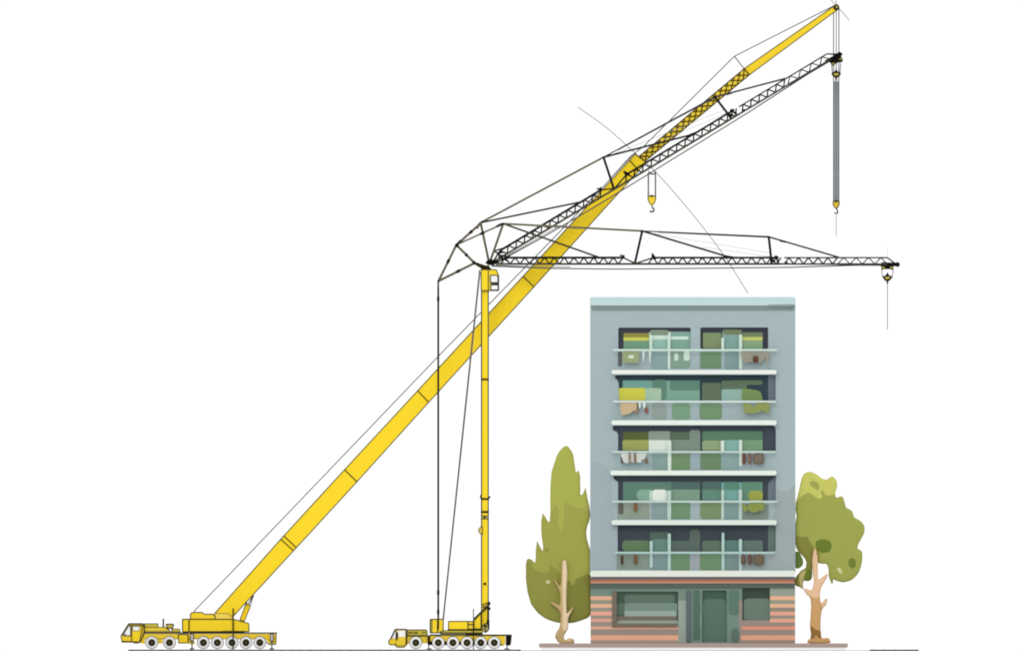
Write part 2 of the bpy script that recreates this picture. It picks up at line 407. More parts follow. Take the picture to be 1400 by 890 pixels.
m = MB(); m.prism(zd((545,480),(600,480),(630,400),(650,400),(652,540),(620,590),(580,602),(548,560)), (206,192,120), -.45, .45)
m.path(zd((650,400),(652,540),(620,590),(580,602)), 1.2, (50,46,30), -.47); m.cyl(*zd((590,500))[0], 2.0, (50,42,24), -.5, .5, 12); m.path(zd((540,490),(640,510)), 1.1, (60,54,30), -.5)
m.path(zd((590,460),(595,590)), 1.1, (60,54,30), -.5); m.build('mast_foot', cb)
MB().line(*zb((915,345),(915,470)), 1.1, (66,66,66), N-.25).line(*zb((915,470),(915,715)), 1.2, (30,30,26), N-.25).build('slew_axis_line', cb)  # axis mark of the tower crane, a drawn line added as tubes
m = MB(); m.prism(zc((925,440),(980,440),(985,640),(930,640)), (16,14,10), N-.1, N+.3); m.rect(586.3-.9, 880, 586.3+.7, 886.3, (66,66,66), N-.05, N+.1); m.rect(583.2, 885.8, 590.4, GY, (16,16,16), N-.3, N+.5); m.build('outrigger', cb)
m = MB(); m.prism(zd((905,650),(1000,640),(985,780),(960,805),(905,795)), (14,12,8), N-.1, N+.3); m.rect(692.4, 880, 694, 886.3, (66,66,66), N-.05, N+.1); m.rect(689.6, 885.8, 696.6, GY, (16,16,16), N-.3, N+.5)
m.cyl(*zd((985,650))[0], 1.3, (60,58,50), N-.12, N+.3, 10); m.build('outrigger', cb)
for u in (390, 595, 728, 857, 982, 1105): wheel(cb, 510+u/6.667, 878.0, 8.8, N-.12)
# operator cab at the mast head
oc = MB().prism([(657.8,368.8),(678.5,368.8),(681.8,376.5),(681.8,397.5),(657.8,397.5)], (250,217,46), -.85, -.44)
oc.path([(657.8,368.8),(678.5,368.8),(681.8,376.5),(681.8,397.5),(657.8,397.5)], 1.1, (70,66,48), -.85, True)
oc.line((667.6,369),(667.6,397), 1.2, (110,104,60), -.86); oc = oc.build('operator_cab', cb)
m = MB(); m.prism([(670.5,376.5),(679.5,376.5),(680.8,379),(680.8,386.5),(670.5,386.5)], (246,246,246), -.9, -.85); m.path([(670.5,376.5),(679.5,376.5),(680.8,379),(680.8,386.5),(670.5,386.5)], 1.2, (84,84,84), -.9, True); m.line((671,387.6),(681,387.6), 1.8, (50,50,36), -.92); m.build('window', oc)
m = MB(); m.rect(671, 389.6, 680.8, 396.2, (248,248,246), -.9, -.85); m.path(box(671, 389.6, 681, 396.6), 1.1, (60,60,60), -.9, True); m.build('window', oc)
# mast head
m = MB(); m.prism(zt((70,610),(100,610),(215,650),(250,640),(280,700),(160,690),(80,640)), (124,112,40), -.5, .5)
m.path(zt((75,615),(150,640),(280,690)), 1.6, (26,24,14), -.5); m.path(zt((60,620),(170,680)), 1.5, (26,24,14), -.5)
m.prism(zt((140,655),(255,665),(280,700),(160,692)), (34,30,14), -.55, .55)
m.prism(zt((205,625),(230,590),(300,580),(360,590),(390,610),(310,640),(270,650)), (10,10,8), -.6, .6); m.cyl(*zt((275,605))[0], 3.6, BLK, -.65, .65, 14)
m.path(zt((60,600),(85,625)), 3, (20,20,16), -.4)
m.build('mast_head', cb)
# rear A-frame and back stays
def stay(pts, wd=2.6, c=OLG, y=0.0, nodes=True, name='back_stay'):
    m = MB(); m.path(pts, wd, c, y)
    if nodes:
        for p in pts: m.cyl(p[0], p[1], 1.5, (14,14,12), y-.16, y+.16, 10)
        for a, b in zip(pts, pts[1:]):
            q = lp(a, b, .55); m.line(lp(a, b, .5), lp(a, b, .6), wd+.8, (26,26,22), y)
    return m.build(name, cb)
stay([(599.3,384.5),(624,335)]); stay([(599.3,384.5),(648.8,359.8)]); stay([(624,335),(648.8,359.8)]); stay([(624,335),(660,303)]); stay([(624,335),(688,306)], 1.8)
MB().cyl(624.5, 335.5, 2.8, (10,10,10), -.3, .3, 12).line((624,335),(630,329), 2.6, (14,14,12), 0).build('stay_pulley', cb)
m = MB(); m.line((599.1,384.5),(599.1,858), 2.0, (70,68,58), -.05)
m.line((598.3,392),(598.3,858), .8, BLK, -.15); m.line((600.0,392),(600.0,858), .8, BLK, -.15)
for y in (409, 809.5, 836): m.line((599.1,y-3),(599.1,y+3), 2.8, (14,14,12), -.1)
m.build('rear_tie_bar', cb)
m = MB(); m.line((605.6,847),(655.7,369), 1.3, (96,96,98), 0); m.line((606.6,847),(656.8,372), .6, (130,130,130), .1); m.build('hoist_rope', cb)

# jibs: (s, h) = pixels along and above the jib from its hinge
def jib(angle, yj):
    ca_, sa_ = math.cos(math.radians(angle)), math.sin(math.radians(angle))
    J = lambda s, h: (670 + s*ca_ - h*sa_, 361 - s*sa_ - h*ca_)
    CH = (22,22,22); G = (72,69,56)
    m = MB()
    def chord(a, b, wd, c, pair):
        for yy in ((-.42, .42) if pair else (0,)): m.line(J(*a), J(*b), wd*1.3, c, yj+yy)
    def diag(s0, s1, step, top=8.6, bot=0, wd=1.3):
        n = int(round((s1-s0)/step)); st = (s1-s0)/n
        for i in range(n):
            a = (s0+i*st, bot if i % 2 == 0 else top); b = (s0+(i+1)*st, top if i % 2 == 0 else bot)
            for yy in (-.42, .42):
                m.line(J(*a), J(*b), wd*1.22, CH, yj+(yy if a[1] != top else 0), yj+(yy if b[1] != top else 0))
        for i in range(0, n+1, 2):
            p = J(s0+i*st, bot); m.line(p, p, .1, CH, yj-.42, yj+.42) if False else m.tube3((WX(p[0]), yj-.42, WZ(p[1])), (WX(p[0]), yj+.42, WZ(p[1])), .03, CH)
    chord((8,0),(198,0), 1.7, G, True); chord((22,8.6),(182,8.6), 1.9, CH, False); chord((6,1),(22,8.6), 1.4, CH, False)
    diag(14, 182, 6.7)
    chord((14,12),(28,9), 1.3, CH, False); chord((14,12),(18,2), 1.2, CH, False); chord((16,8),(26,3), 1.4, CH, False)
    chord((182,8.6),(199,.6), 1.3, CH, False); chord((199,.6),(223,8.6), 1.3, CH, False)
    chord((198,0),(398,0), 1.7, G, True); chord((222,8.6),(395,8.6), 1.7, CH, False)
    diag(216, 398, 6.8)
    chord((398,0),(543,-.4), 1.5, (70,68,60), True); chord((402,8.6),(543,8.6), 1.2, (52,52,52), False)
    diag(402, 475, 6.8); diag(475, 543, 8.4, wd=1.0)
    chord((477,-.6),(545,-.9), 2.2, (20,20,20), False)
    chord((543,8.6),(554,0.5), 1.2, CH, False); chord((535,0),(557,-.8), 3.0, BLK, False)
    p = J(557,-.8); m.cyl(p[0], p[1], 3.5, BLK, yj-.45, yj+.45, 12)
    o = m.build('jib', cb)
    def pul(lst, lines=()):
        m = MB()
        for s, h, r in lst:
            q = J(s, h); m.cyl(q[0], q[1], r*1.25, (10,10,8), yj-.25, yj+.25, 10)
        for a, b, wd in lines: m.line(J(*a), J(*b), wd, BLK, yj)
        m.build('rope_pulley', o)
    pul(((182,10,1.9),(179,12,1.2)), (((180,9),(184,12),1.2),))
    pul(((223,10.5,2.1),(222,13.5,1.2),(226,8,1.6)))
    pul(((391,9,2.3),(394,4,1.6),(388,4,1.8)), (((391,10),(394,1),2.0),((383,1),(394,10),1.4)))
    pul(((406,1,1.5),))
    m = MB(); m.line(J(18,55), J(0,3), 2.5, (104,98,76), yj); m.build('jib_strut', o)
    m = MB(); m.line(J(208,45), J(198,1), 2.6, (24,24,24), yj); q = J(208,45); m.cyl(q[0], q[1], 1.7, BLK, yj-.2, yj+.2, 10); m.build('jib_strut', o)
    m = MB(); m.line(J(381,37), J(385,1), 2.6, (24,24,24), yj); q = J(381,37); m.cyl(q[0], q[1], 1.5, BLK, yj-.2, yj+.2, 10); m.build('jib_strut', o)
    m = MB(); m.line(J(18,55), J(208,45), 2.2, (112,107,88), yj); m.line(J(18,55), J(150,8.6), 2.0, (60,58,50), yj)
    m.cyl(*J(18,55), 1.6, BLK, yj-.2, yj+.2, 10); m.line(J(9,51), J(17,55), 2.7, (20,20,18), yj)
    m.line(J(208,45), J(328,9), 2.1, (40,40,42), yj); m.line(J(208,45), J(381,37.4), 1.4, (60,60,64), yj); m.line(J(230,43), J(381,36), .8, (80,80,84), yj)
    m.line(J(381,37), J(477,9), 1.9, (60,60,64), yj); m.line(J(215,43), J(383,15), .42, (150,150,152), yj); m.line(J(290,23), J(383,10), .42, (150,150,152), yj)
    m.line(J(320,11), J(338,8), 2.2, BLK, yj); m.line(J(396,32), J(404,30), 2.3, (40,40,42), yj)
    m.build('pendant_line', o)
    m = MB(); m.path([J(2,-3), J(80,-6), J(170,-7), J(230,-6.6), J(410,-4.6), J(534,-.8)], 1.3, (84,84,88), yj-.1)
    m.path([J(2,-2), J(60,-3.4), J(110,-4.2)], .8, (120,120,120), yj-.2); m.build('trolley_rope', o)
    return J, o
JH, jh = jib(0, -.2); JR, jr = jib(31, .5)
# trolleys and hook blocks
def trolley(par, cx, cy, yj, tilt):
    c_, s_ = math.cos(math.radians(tilt)), math.sin(math.radians(tilt))
    T = lambda x, y: (cx + x*c_ + y*s_, cy - x*s_ + y*c_)
    m = MB(); m.prism([T(-9,-1.5),(T(9,-1.5)),(T(8.6,6.5)),(T(4,5.2)),(T(-4,5.2)),(T(-8,6.5))], (12,12,10), yj-.5, yj+.5)
    m.prism([T(-8,1.8),T(-3.4,1.8),T(-3.4,4),T(-8,4)], (168,158,70), yj-.54, yj-.5); m.prism([T(4,1.8),T(8,1.8),T(8,4),T(4,4)], (168,158,70), yj-.54, yj-.5)
    return m.build('trolley', par)
def block(par, cx, cy, yj, top, ww):
    m = MB(); m.line((cx-ww, top), (cx-ww+1.5, cy), .9, GRL, yj); m.line((cx+ww, top), (cx+ww-1.5, cy), .9, GRL, yj); m.build('hoist_rope', par)
    m = MB(); pts = [(cx-6,cy-1),(cx-2,cy-2.8),(cx,cy-6),(cx+2,cy-2.8),(cx+6,cy-1),(cx+6,cy+.6),(cx+3,cy+4.2),(cx,cy+5.3),(cx-3,cy+4.2),(cx-6,cy+.6)]
    m.prism(pts, (40,36,20), yj-.3, yj+.3); m.path(pts, .8, (40,38,24), yj-.3, True)
    m.prism([(cx-3.4,cy-.8),(cx+3.4,cy-.8),(cx+3,cy+1.2),(cx,cy+2.6),(cx-3,cy+1.2)], (186,174,72), yj-.36, yj-.3)
    m.prism([(cx-.6,cy-6.6),(cx+.6,cy-6.6),(cx+2.4,cy-2),(cx-2.4,cy-2)], BLK, yj-.38, yj+.3)
    b = m.build('hook_block', par)
    MB().prism([(cx-1.4,cy+4.5),(cx+1.4,cy+4.5),(cx+1.2,cy+8),(cx,cy+9.6),(cx-1.2,cy+8)], (14,14,14), yj-.2, yj+.2).build('hook', b)
trolley(jh, 1213, 363, -.2, 0); block(jh, 1213.3, 379.3, -.2, 369, 8)
MB().line((1213.3,388.5),(1213.3,451), 1.0, (150,150,152), -.2).build('tag_line', jh)
MB().line((1213.2,336),(1213.2,352), .4, (180,180,184), -.2).build('aerial', jh)
trolley(jr, 1142.5, 82, .5, 31); block(jr, 1143.2, 101.5, .5, 87, 6.5)
m = MB(); m.rect(1134.5, 82.3, 1151.5, 86, BLK, -.2, 1.2); m.line((1134,74.5),(1152,74.5), 1.6, (20,20,20), .5); m.build('trolley_frame', jr)
# middle hook hanging from the raised jib
m = MB()
for x, c in ((885.8,(110,110,112)),(887,(70,70,72)),(895.5,(110,110,112)),(896.7,(70,70,72))): m.line((x, 237), (x, 269), .8, c, .5)
m.path([(886.5,234.5),(888.5,237.5),(891,238.5),(894,238.2),(897,235)], 1.5, (40,40,40), .5)
m.build('hoist_rope', jr)
pts = [(885.6,268.7),(896.8,268.7),(896.2,274),(894.2,278.5),(891.2,281.3),(888.3,278.5),(886.2,274)]
hb = MB().prism(pts, (238,208,60), .1, .9).path(pts, 1, (70,64,40), .1, True).rect(888.5, 266.6, 893.5, 268.6, (70,66,52), .2, .8).build('hook_block', jr)
MB().path([(891.2,281),(891.2,284)], 1.2, (60,58,50), .5).path([(891.2+3*math.cos(t), 287+3*math.sin(t)) for t in [math.radians(x) for x in range(-80, 175, 20)]], 2.0, (70,68,60), .5).build('hook', hb)

# ------------------------------------------------------------ drawn swing-path marks, added as thin tubes behind the cranes
def arc(pts, label, wd=.95):
    P = []
    for i in range(len(pts)-1):
        p0 = np.array(pts[max(i-1,0)], float); p1 = np.array(pts[i], float); p2 = np.array(pts[i+1], float); p3 = np.array(pts[min(i+2,len(pts)-1)], float)
        for k in range(8):
            t = k/8; P.append(tuple(.5*((2*p1)+(-p0+p2)*t+(2*p0-5*p1+4*p2-p3)*t*t+(-p0+3*p1-3*p2+p3)*t**3)))
    P.append(pts[-1])
    m = MB().path(P, wd*.9, (134,134,136), 8).build('drawn_line'); tag(m, label, 'drawn_line', 'thin grey drawn lines curving past the booms')
arc([(790,147),(826,172.5),(861,203),(897.5,236.6),(945,291),(988.6,347.6),(1022.5,401)], 'long thin grey drawn line curving down behind the boom towards the roof of the apartment block')
arc([(1134,-2),(1143,8),(1152,17.5),(1161,28.5)], 'short thin grey drawn line crossing the very tip of the tallest yellow boom')
tag(MB().line((1143.3,-2),(1143.3,7), .9, (150,150,152), 8).build('drawn_line'), 'short vertical grey drawn line rising straight above the tallest yellow boom tip', 'drawn_line', 'thin grey drawn lines curving past the booms')

# ------------------------------------------------------------ apartment building
Az = lambda u, v: (790+u/4.4516, 390+v/4.4516)
Bz = lambda u, v: (790+u/4.4516, 560+v/4.4516)
Cz = lambda u, v: (790+u/4.516, 700+v/4.516)
D1 = lambda u, v: (835+u/11.12, 440+v/11.12)
D2 = lambda u, v: (945+u/11.12, 440+v/11.12)
D3 = lambda u, v: (835+u/11.12, 510+v/11.12)
D4 = lambda u, v: (945+u/11.12, 510+v/11.12)
X0, X1 = 806.8, 1087.5
ab = thing('apartment_building', 'six-storey blue-grey apartment block with pale balconies and striped orange ground floor', 'building', (WX(947), 0, WZ(879)))
def RR(z, b, r=1.0):
    r = r*1.35
    p = z(b[0], b[1]); q = z(b[2], b[3]); return rrect(p[0], p[1], q[0], q[1], r)
def PP(z, pts): return [z(*p) for p in pts]
holes = [RR(D1, (115,88,1215,412), 1.5), RR(D2, (138,85,1170,412), 1.5),
    PP(D3, [(75,38),(2510,38)]) ]
F2H = PP(D3, [(62,60),(75,40),(110,32),(1223+1270,28),(1223+1285,45),(1223+1285,400),(1223+1270,418),(122,418),(122,160),(100,100),(75,92)])
F3H = PP(Bz, [(215,97),(1185,95),(1200,105),(1205,125),(1205,250),(245,250),(245,150),(235,132),(218,128),(212,115)])
F4H = PP(Bz, [(218,402),(1205,402),(1205,553),(245,553),(245,440),(230,430),(217,418)])
F5H = PP(Cz, [(246,80),(1210,80),(1222,90),(1222,235),(1212,243),(246,243)])
holes = holes[:2] + [F2H, F3H, F4H, F5H]
wallo = [(X0,783),(X0,412),(808,408.5),(810.5,406.5),(1084,406.5),(1086.5,408.5),(X1,412),(X1,783)]
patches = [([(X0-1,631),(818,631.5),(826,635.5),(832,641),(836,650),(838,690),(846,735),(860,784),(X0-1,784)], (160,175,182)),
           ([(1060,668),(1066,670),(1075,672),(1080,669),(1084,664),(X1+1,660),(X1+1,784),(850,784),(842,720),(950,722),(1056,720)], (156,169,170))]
WALL = (164,182,186)
m = MB(); plate(m, wallo, WALL, 0, .3, holes, patches)
m.rect(X0, 407, X1, 783, WALL, .3, 9)
wall = m.build('wall', ab)
m = MB(); m.prism(rrect(X0-.3, 406, X1+.3, 417.8, 3), (191,216,217), -.25, 9.1)
m.build('roof_cap', ab)
MB().prism(rrect(809, 417.6, 1085.8, 424.3, 1.5), (128,146,144), -.1, .3).prism([(1050,416.9),(1086,416.2),(1086,420),(1050,420)], (128,146,144), -.3, .2).build('cap_shade_band', ab)  # shadow under the roof cap, built as a dark band
NM = {'p':'pane','b':'blind','c':'curtain','f':'window_frame','w':'wall_panel'}
def win(hole, dark, items, extra=[]):
    xs = [p[0] for p in hole]; ys = [p[1] for p in hole]
    m = MB(); m.rect(min(xs)-1, min(ys)-.5, max(xs)+1, max(ys)+.5, dark, .27, .299)
    o = m.build('window', ab)
    y = .255
    for it in items:
        kind, z, b, col = it[:4]; r = it[4] if len(it) > 4 else 1.0
        poly = RR(z, b, r) if len(b) == 4 and not isinstance(b[0], tuple) else smooth(PP(z, b), 3)
        MB().prism(poly, col, y, .27).build(NM[kind], o)
        y -= .012
    return o
PAL = (205,227,214)
win(holes[0], (64,66,76), [('b',D1,(195,170,592,236),(142,140,66),.6),('b',D1,(195,236,592,286),(202,206,98),0),('p',D1,(195,287,600,412),(117,158,130),.6),
    ('f',D1,(585,150,925,415),PAL,1.5),('c',D1,(600,122,878,205),(130,147,130),2),('p',D1,(635,265,868,410),(147,187,173),2.5),
    ('p',D1,(912,150,1216,412),(127,166,152),1.5),('f',D1,(900,222,1185,268),PAL,1.5)])
win(holes[1], (62,64,74), [('p',D2,(178,165,458,402),(127,145,107),2),('p',D2,(470,140,735,412),(131,167,160),1),('c',D2,(475,118,775,195),(116,131,97),3),
    ('b',D2,(775,162,1088,232),(116,131,97),1),('b',D2,(775,230,1085,280),(194,204,110),0),('p',D2,(775,280,1085,412),(139,170,134),1.5)])
win(F2H, (52,72,80), [('w',D4,(1170,25,1290,420),(106,118,128),0),('p',D3,(182,110,645,240),(117,165,155),1),('p',D3,(760,112,1353,418),(126,168,151),1),('c',D3,(635,98,850,412),(99,137,121),3.5),
    ('c',D3,(900,110,1353,262),(99,137,121),2.5),('c',D3,(520,228,768,418),(168,197,172),2),('b',D3,(122,226,524,416),(209,207,80),1),
    ('p',D4,(165,145,455,418),(98,117,95),2),('c',D4,(462,113,850,248),(98,117,95),2),('c',D4,(600,108,1085,178),(98,117,95),2),
    ('p',D4,(460,246,782,418),(146,180,170),1),('p',D4,[(780,245),(850,238),(1000,262),(1050,285),(1070,330),(1070,416),(780,416)],(120,147,91))])
win(F3H, (68,76,88), [('b',Bz,(275,135,437,184),(93,103,60),1.5),('p',Bz,(272,184,435,247),(163,168,100),2),('f',Bz,(432,180,572,252),(224,234,224),0),('c',Bz,(430,130,568,185),(143,157,145),2),
    ('c',Bz,(560,135,690,185),(91,111,92),1),('p',Bz,(566,183,745,249),(125,145,131),.5),('c',Bz,(680,122,745,205),(125,145,131),3),
    ('c',Bz,(757,130,1125,188),(92,129,104),2),('p',Bz,(757,187,876,247),(145,166,128),2),('p',Bz,(885,184,985,249),(135,181,171),1.5),('p',Bz,(996,184,1125,249),(122,160,127),1.5)])
win(F4H, (66,74,84), [('w',Bz,[(1205,400),(1180,425),(1162,445),(1158,470),(1160,556),(1208,556),(1208,400)],(108,122,132)),('p',Bz,(275,438,575,552),(97,133,118),1.5),('c',Bz,(568,437,745,508),(84,111,106),1),
    ('p',Bz,(566,485,742,552),(127,157,137),1),('c',Bz,(358,485,470,552),(135,175,155),5),('f',Bz,(435,492,568,556),(190,212,203),1),('c',Bz,(455,485,540,556),(231,237,227),3),
    ('c',Bz,(757,435,873,490),(84,113,107),1),('p',Bz,(757,487,874,550),(100,140,124),1.5),('p',Bz,(874,440,1000,552),(120,171,164),1.5),('c',Bz,(889,438,984,488),(94,140,122),1.5),('p',Bz,(998,438,1125,550),(102,142,123),1.5),('c',Bz,(1040,493,1126,552),(161,167,80),3)])
win(F5H, (66,74,82), [('w',Cz,(1175,78,1226,245),(98,118,112),0),('p',Cz,(275,173,447,241),(100,126,94),4),('p',Cz,(445,122,560,175),(86,106,96),1),('p',Cz,(462,165,565,243),(106,140,130),1),
    ('p',Cz,(572,175,755,246),(91,107,101),1),('c',Cz,(690,105,755,210),(91,107,101),4),('p',Cz,(768,175,888,244),(96,117,100),2.5),('p',Cz,(900,173,1000,245),(96,131,124),1),('p',Cz,(1012,173,1143,245),(99,119,114),2.5)])
# balconies : slab > handrail, posts, panels
def balcony(slab, z, sl, rail_v, rail_x, rc, panels, frames, cslab, fc=PAL):
    m = MB()
    if slab:
        p = sl(*slab[:2]); q = sl(*slab[2:]); plate(m, rrect(p[0], p[1], q[0], q[1], 2.6), cslab, -1.15, -.002)
    else: m.rect(845, 778.5, 1060, 779.8, WALL, -.03, -.002)
    o = m.build('balcony', ab)
    a = z(rail_x[0], rail_v); b = z(rail_x[1], rail_v)
    m = MB(); m.prism(rrect(a[0], a[1]-1.25, b[0], a[1]+1.25, 1.2), rc, -1.1, -1.0); m.build('handrail', o)
    m = MB()
    m.rect(a[0]+3, a[1]-.6, a[0]+4, a[1]+.6, rc, -1.02, 0); m.rect(b[0]-4, a[1]-.6, b[0]-3, a[1]+.6, rc, -1.02, 0)
    m.build('rail_bracket', o)
    y = -.03
    for it in panels:
        zz, b_, col = it[:3]; r = it[3] if len(it) > 3 else 1.2
        MB().prism(RR(zz, b_, r), col, y, -.004).build('parapet_panel', o); y -= .008
    y = -.16
    for zz, b_ in frames:
        MB().prism(RR(zz, b_, 1.2), fc, y, .03).build('door_frame', o); y -= .003
    return o
balcony((205,515,1210,541), Az, Az, 394, (215,1212), (203,225,214),
    [(D1,(110,450,172,682),(96,101,104),2),(D1,(625,453,868,722),(140,166,168),2),(D1,(915,452,1208,706),(133,160,144),3),
     (D2,(135,455,456,706),(113,143,112),1.5),(D2,(508,453,722,722),(132,156,159),1.5),(D1,(965,478,1027,592),PAL,2),(D1,(1108,440,1200,592),PAL,2.5)],
    [(D1,(866,200,906,724)),(D1,(592,200,632,430)),(D2,(458,240,500,435)),(D2,(727,190,775,724))], (229,237,231))
balcony((205,821,1210,850), Az, Az, 707, (215,1205), (208,222,220),
    [(D3,(628,450,848,708),(149,164,158),3),(D3,(932,455,1208,705),(124,162,132),3),(D4,(128,455,465,700),(118,151,114),3)],
    [], (229,238,231))
balcony((198,370,1210,398), Bz, Bz, 256, (208,1205), (192,212,204),
    [(Bz,(452,265,552,366),(138,163,160),2),(Bz,(566,265,684,366),(116,145,109),1),(Bz,(684,265,745,368),(157,174,184),0),(Bz,(745,265,872,364),(111,139,107),1.5),(Bz,(872,265,980,366),(140,166,165),2)],
    [(Bz,(547,190,569,372)),(Bz,(870,187,891,262)),(Bz,(981,183,1000,345))], (229,237,230), (214,229,219))
balcony((205,671,1210,700), Bz, Bz, 558, (208,1215), (192,214,206),
    [(Bz,(240,565,436,664),(146,159,146),1),(Bz,(247,565,278,636),(98,98,95),1.5),(Bz,(450,565,547,664),(137,160,160),2),(Bz,(566,565,684,664),(114,148,114),1),
     (Bz,(745,565,874,664),(122,147,108),3),(Bz,(890,565,978,664),(130,157,155),2),(Bz,(1000,575,1160,664),(133,147,138),2)],
    [(Bz,(545,490,568,670)),(Bz,(873,487,890,670)),(Bz,(979,485,1000,670))], (221,233,224), (190,212,203))
balcony(None, Cz, Bz, 249, (230,1215), (176,206,202),
    [(Cz,(240,255,447,354),(135,150,140),1),(Cz,(455,258,553,358),(125,150,150),2),(Cz,(575,255,692,360),(112,142,112),1.5),(Cz,(692,255,752,360),(158,166,173),0),
     (Cz,(752,255,889,360),(112,142,112),2),(Cz,(904,262,994,360),(119,143,141),1)],
    [(Cz,(444,175,462,342)),(Cz,(555,130,574,362)),(Cz,(888,125,905,362)),(Cz,(994,165,1014,360))], (213,224,217), (178,208,203))
# ground floor
m = MB(); plate(m, RR(Cz, (75,360,1344,396), 4), (228,234,224), -.6, .3); m.rect(808, 782, 1086, 786, (226,232,222), .3, 9); m.build('canopy', ab)
MB().prism(RR(Cz, (77,397,1342,418), .3), (114,107,105), -.45, 8.9).build('fascia', ab)
MB().prism(RR(Cz, (77,418,1338,436), .3), (197,122,90), -.4, 8.8).build('fascia_stripe', ab)
MB().prism(RR(Cz, (77,437,1342,466), .3), (91,104,96), -.2, 8.9).build('lintel', ab)
BR = (157,146,134); OR = (235,178,148); OR2 = (236,170,150); GR = (119,142,131)
gp = [(RR(Cz,b,0),c) for b, c in [((60,520,622,810),BR),((60,540,214,612),(152,150,132)),((60,786,622,812),(168,150,140)),
   ((60,518,214,540),OR),((60,566,214,588),(234,180,148)),((60,612,214,636),OR2),((60,657,214,676),(226,168,148)),((60,705,619,721),(236,175,152)),((60,759,621,789),OR),
   ((620,545,669,810),(152,167,156)),((995,545,1350,810),(157,143,134)),((1185,466,1350,520),(152,161,149)),((1185,540,1350,612),(156,158,140)),((1188,588,1350,612),(144,136,124)),
   ((1183,518,1350,541),(236,180,146)),((1187,565,1350,588),(230,184,150)),((1187,612,1350,636),(230,168,146)),((1183,657,1350,679),(232,170,146)),((1012,705,1350,723),(232,152,128)),((1007,759,1350,788),(232,172,142))]]
gp += [(RR(Cz,(1188,544,1330,563),0),(150,154,132))]
hs = [RR(Cz,(238,489,620,700),1.5), RR(Cz,(768,482,920,801),2), RR(Cz,(1015,468,1186,666),1)]
m = MB(); plate(m, [Cz(79,464),Cz(1342,464),Cz(1342,806),Cz(79,806)], GR, 0.02, .3, hs, gp); m.rect(X0+.6, 803, X1-.6, 878.9, BR, .3, 8.8)
m.build('ground_floor_wall', ab)
def opening(name, b, dark, items, trim=[]):
    m = MB(); m.prism(RR(Cz, b, 0), dark, .27, .36); o = m.build(name, ab); y = .25
    for nme, bb, col, r in items: MB().prism(RR(Cz, bb, r), col, y, .27).build(nme, o); y -= .012
    for nme, bb, col, r in trim: MB().prism(RR(Cz, bb, r), col, y-.3, .2).build(nme, o); y -= .012
opening('shop_window', (236,487,622,702), (72,91,79), [('pane',(235,560,300,634),(93,113,100),5),('curtain',(590,505,622,585),(72,91,79),4),('pane',(288,508,596,566),(96,116,103),2.5),('pane',(288,560,615,612),(119,144,132),2),('pane',(288,608,610,642),(152,172,160),1),
    ('window_ledge',(236,641,612,669),(120,111,100),1.5),('pane',(240,668,622,700),(152,168,156),1)],
    [('window_frame',(212,484,241,710),(119,108,97),1),('window_sill',(225,686,619,709),(120,111,100),2)])
opening('entrance_door', (766,480,922,803), (70,94,82), [('door_leaf',(770,535,918,803),(91,118,105),5)],
    [('side_light',(714,482,753,786),(85,113,103),2),('side_light',(932,482,993,628),(94,122,110),3),('side_light',(950,715,995,803),(94,120,107),8),('side_light',(752,620,768,720),(119,142,130),2),('door_post',(669,481,699,803),(95,109,109),2)])
opening('shop_window', (1013,466,1188,668), (62,78,68), [('pane',(1024,532,1188,668),(106,127,114),4)])

# ------------------------------------------------------------ things hanging on the balcony rails
def pot(z, b, col, label, name='hanging_pot', cat='pot', grp='pots hung along the balcony rails'):
    p = z(b[0], b[1]); q = z(b[2], b[3])
    cx = (p[0]+q[0])/2; rw = (q[0]-p[0])/2
    prof = [(0,.0),(.7,.0),(.93,.12),(1.0,.45),(.97,.8),(.85,.97),(0,1.0)]
    mb = MB(); n = 16; yc = -.6; vs = []; fs = []
    ry = min(rw/S, .3)
    for r, t in prof:
        for k in range(n):
            a = 2*math.pi*k/n
            vs.append((WX(cx)+r*rw/S*math.cos(a), yc+r*ry*math.sin(a), WZ(q[1]+(p[1]-q[1])*t)))
    for i in range(len(prof)-1):
        for k in range(n): fs.append([i*n+k, i*n+(k+1) % n, (i+1)*n+(k+1) % n, (i+1)*n+k])
    mb.add(vs, fs, col); mb.smooth = True
    mb.tube3((WX(cx), yc, WZ(p[1]+.2)), (WX(cx), -1.0, WZ(p[1]-1.2)), .03, (110,100,90))
    return tag(mb.build(name), label, cat, grp)
def cloth(z, b, col, label, grp='cloths hung over the balcony rails', r=1.5, extra=None, poly=None):
    pts = smooth(PP(z, poly), 3) if poly else RR(z, b, r)
    mb = MB(); pat = [(RR(z, e, .6), c) for e, c in (extra or [])]
    plate(mb, pts, col, -.99, -.95, [], pat)
    return tag(mb.build('towel'), label, 'towel', grp)
cloth(D1, (180,440,428,622), (150,162,120), 'olive towel with a pale patch hung on the top balcony rail', extra=[((270,508,350,552),(210,226,208))])
cloth(D2, None, (149,148,134), 'brownish grey towel hung at the right end of the top balcony rail', poly=[(775,440),(1172,440),(1170,560),(1168,690),(1150,690),(1135,540),(1110,570),(1060,620),(960,622),(880,608),(820,624),(785,600)])
tag(pot(D2, (940,522,1018,618), (96,66,48), 'small dark brown oval pot over the grey towel on the top balcony'), 'small dark brown oval pot over the grey towel on the top balcony', 'pot', 'pots hung along the balcony rails').location.y = -1.2
cloth(D3, None, (197,176,138), 'tan towel hung on the second balcony from the top, beneath the yellow blind', poly=[(158,440),(385,440),(380,560),(330,580),(290,615),(240,626),(160,626)])
pot(D3, (350,450,424,612), (160,132,108), 'tall brown pot touching the tan towel on the second balcony from the top')
pot(D3, (515,524,572,610), (144,98,86), 'small reddish pot between towel and grey panel, second balcony from the top')
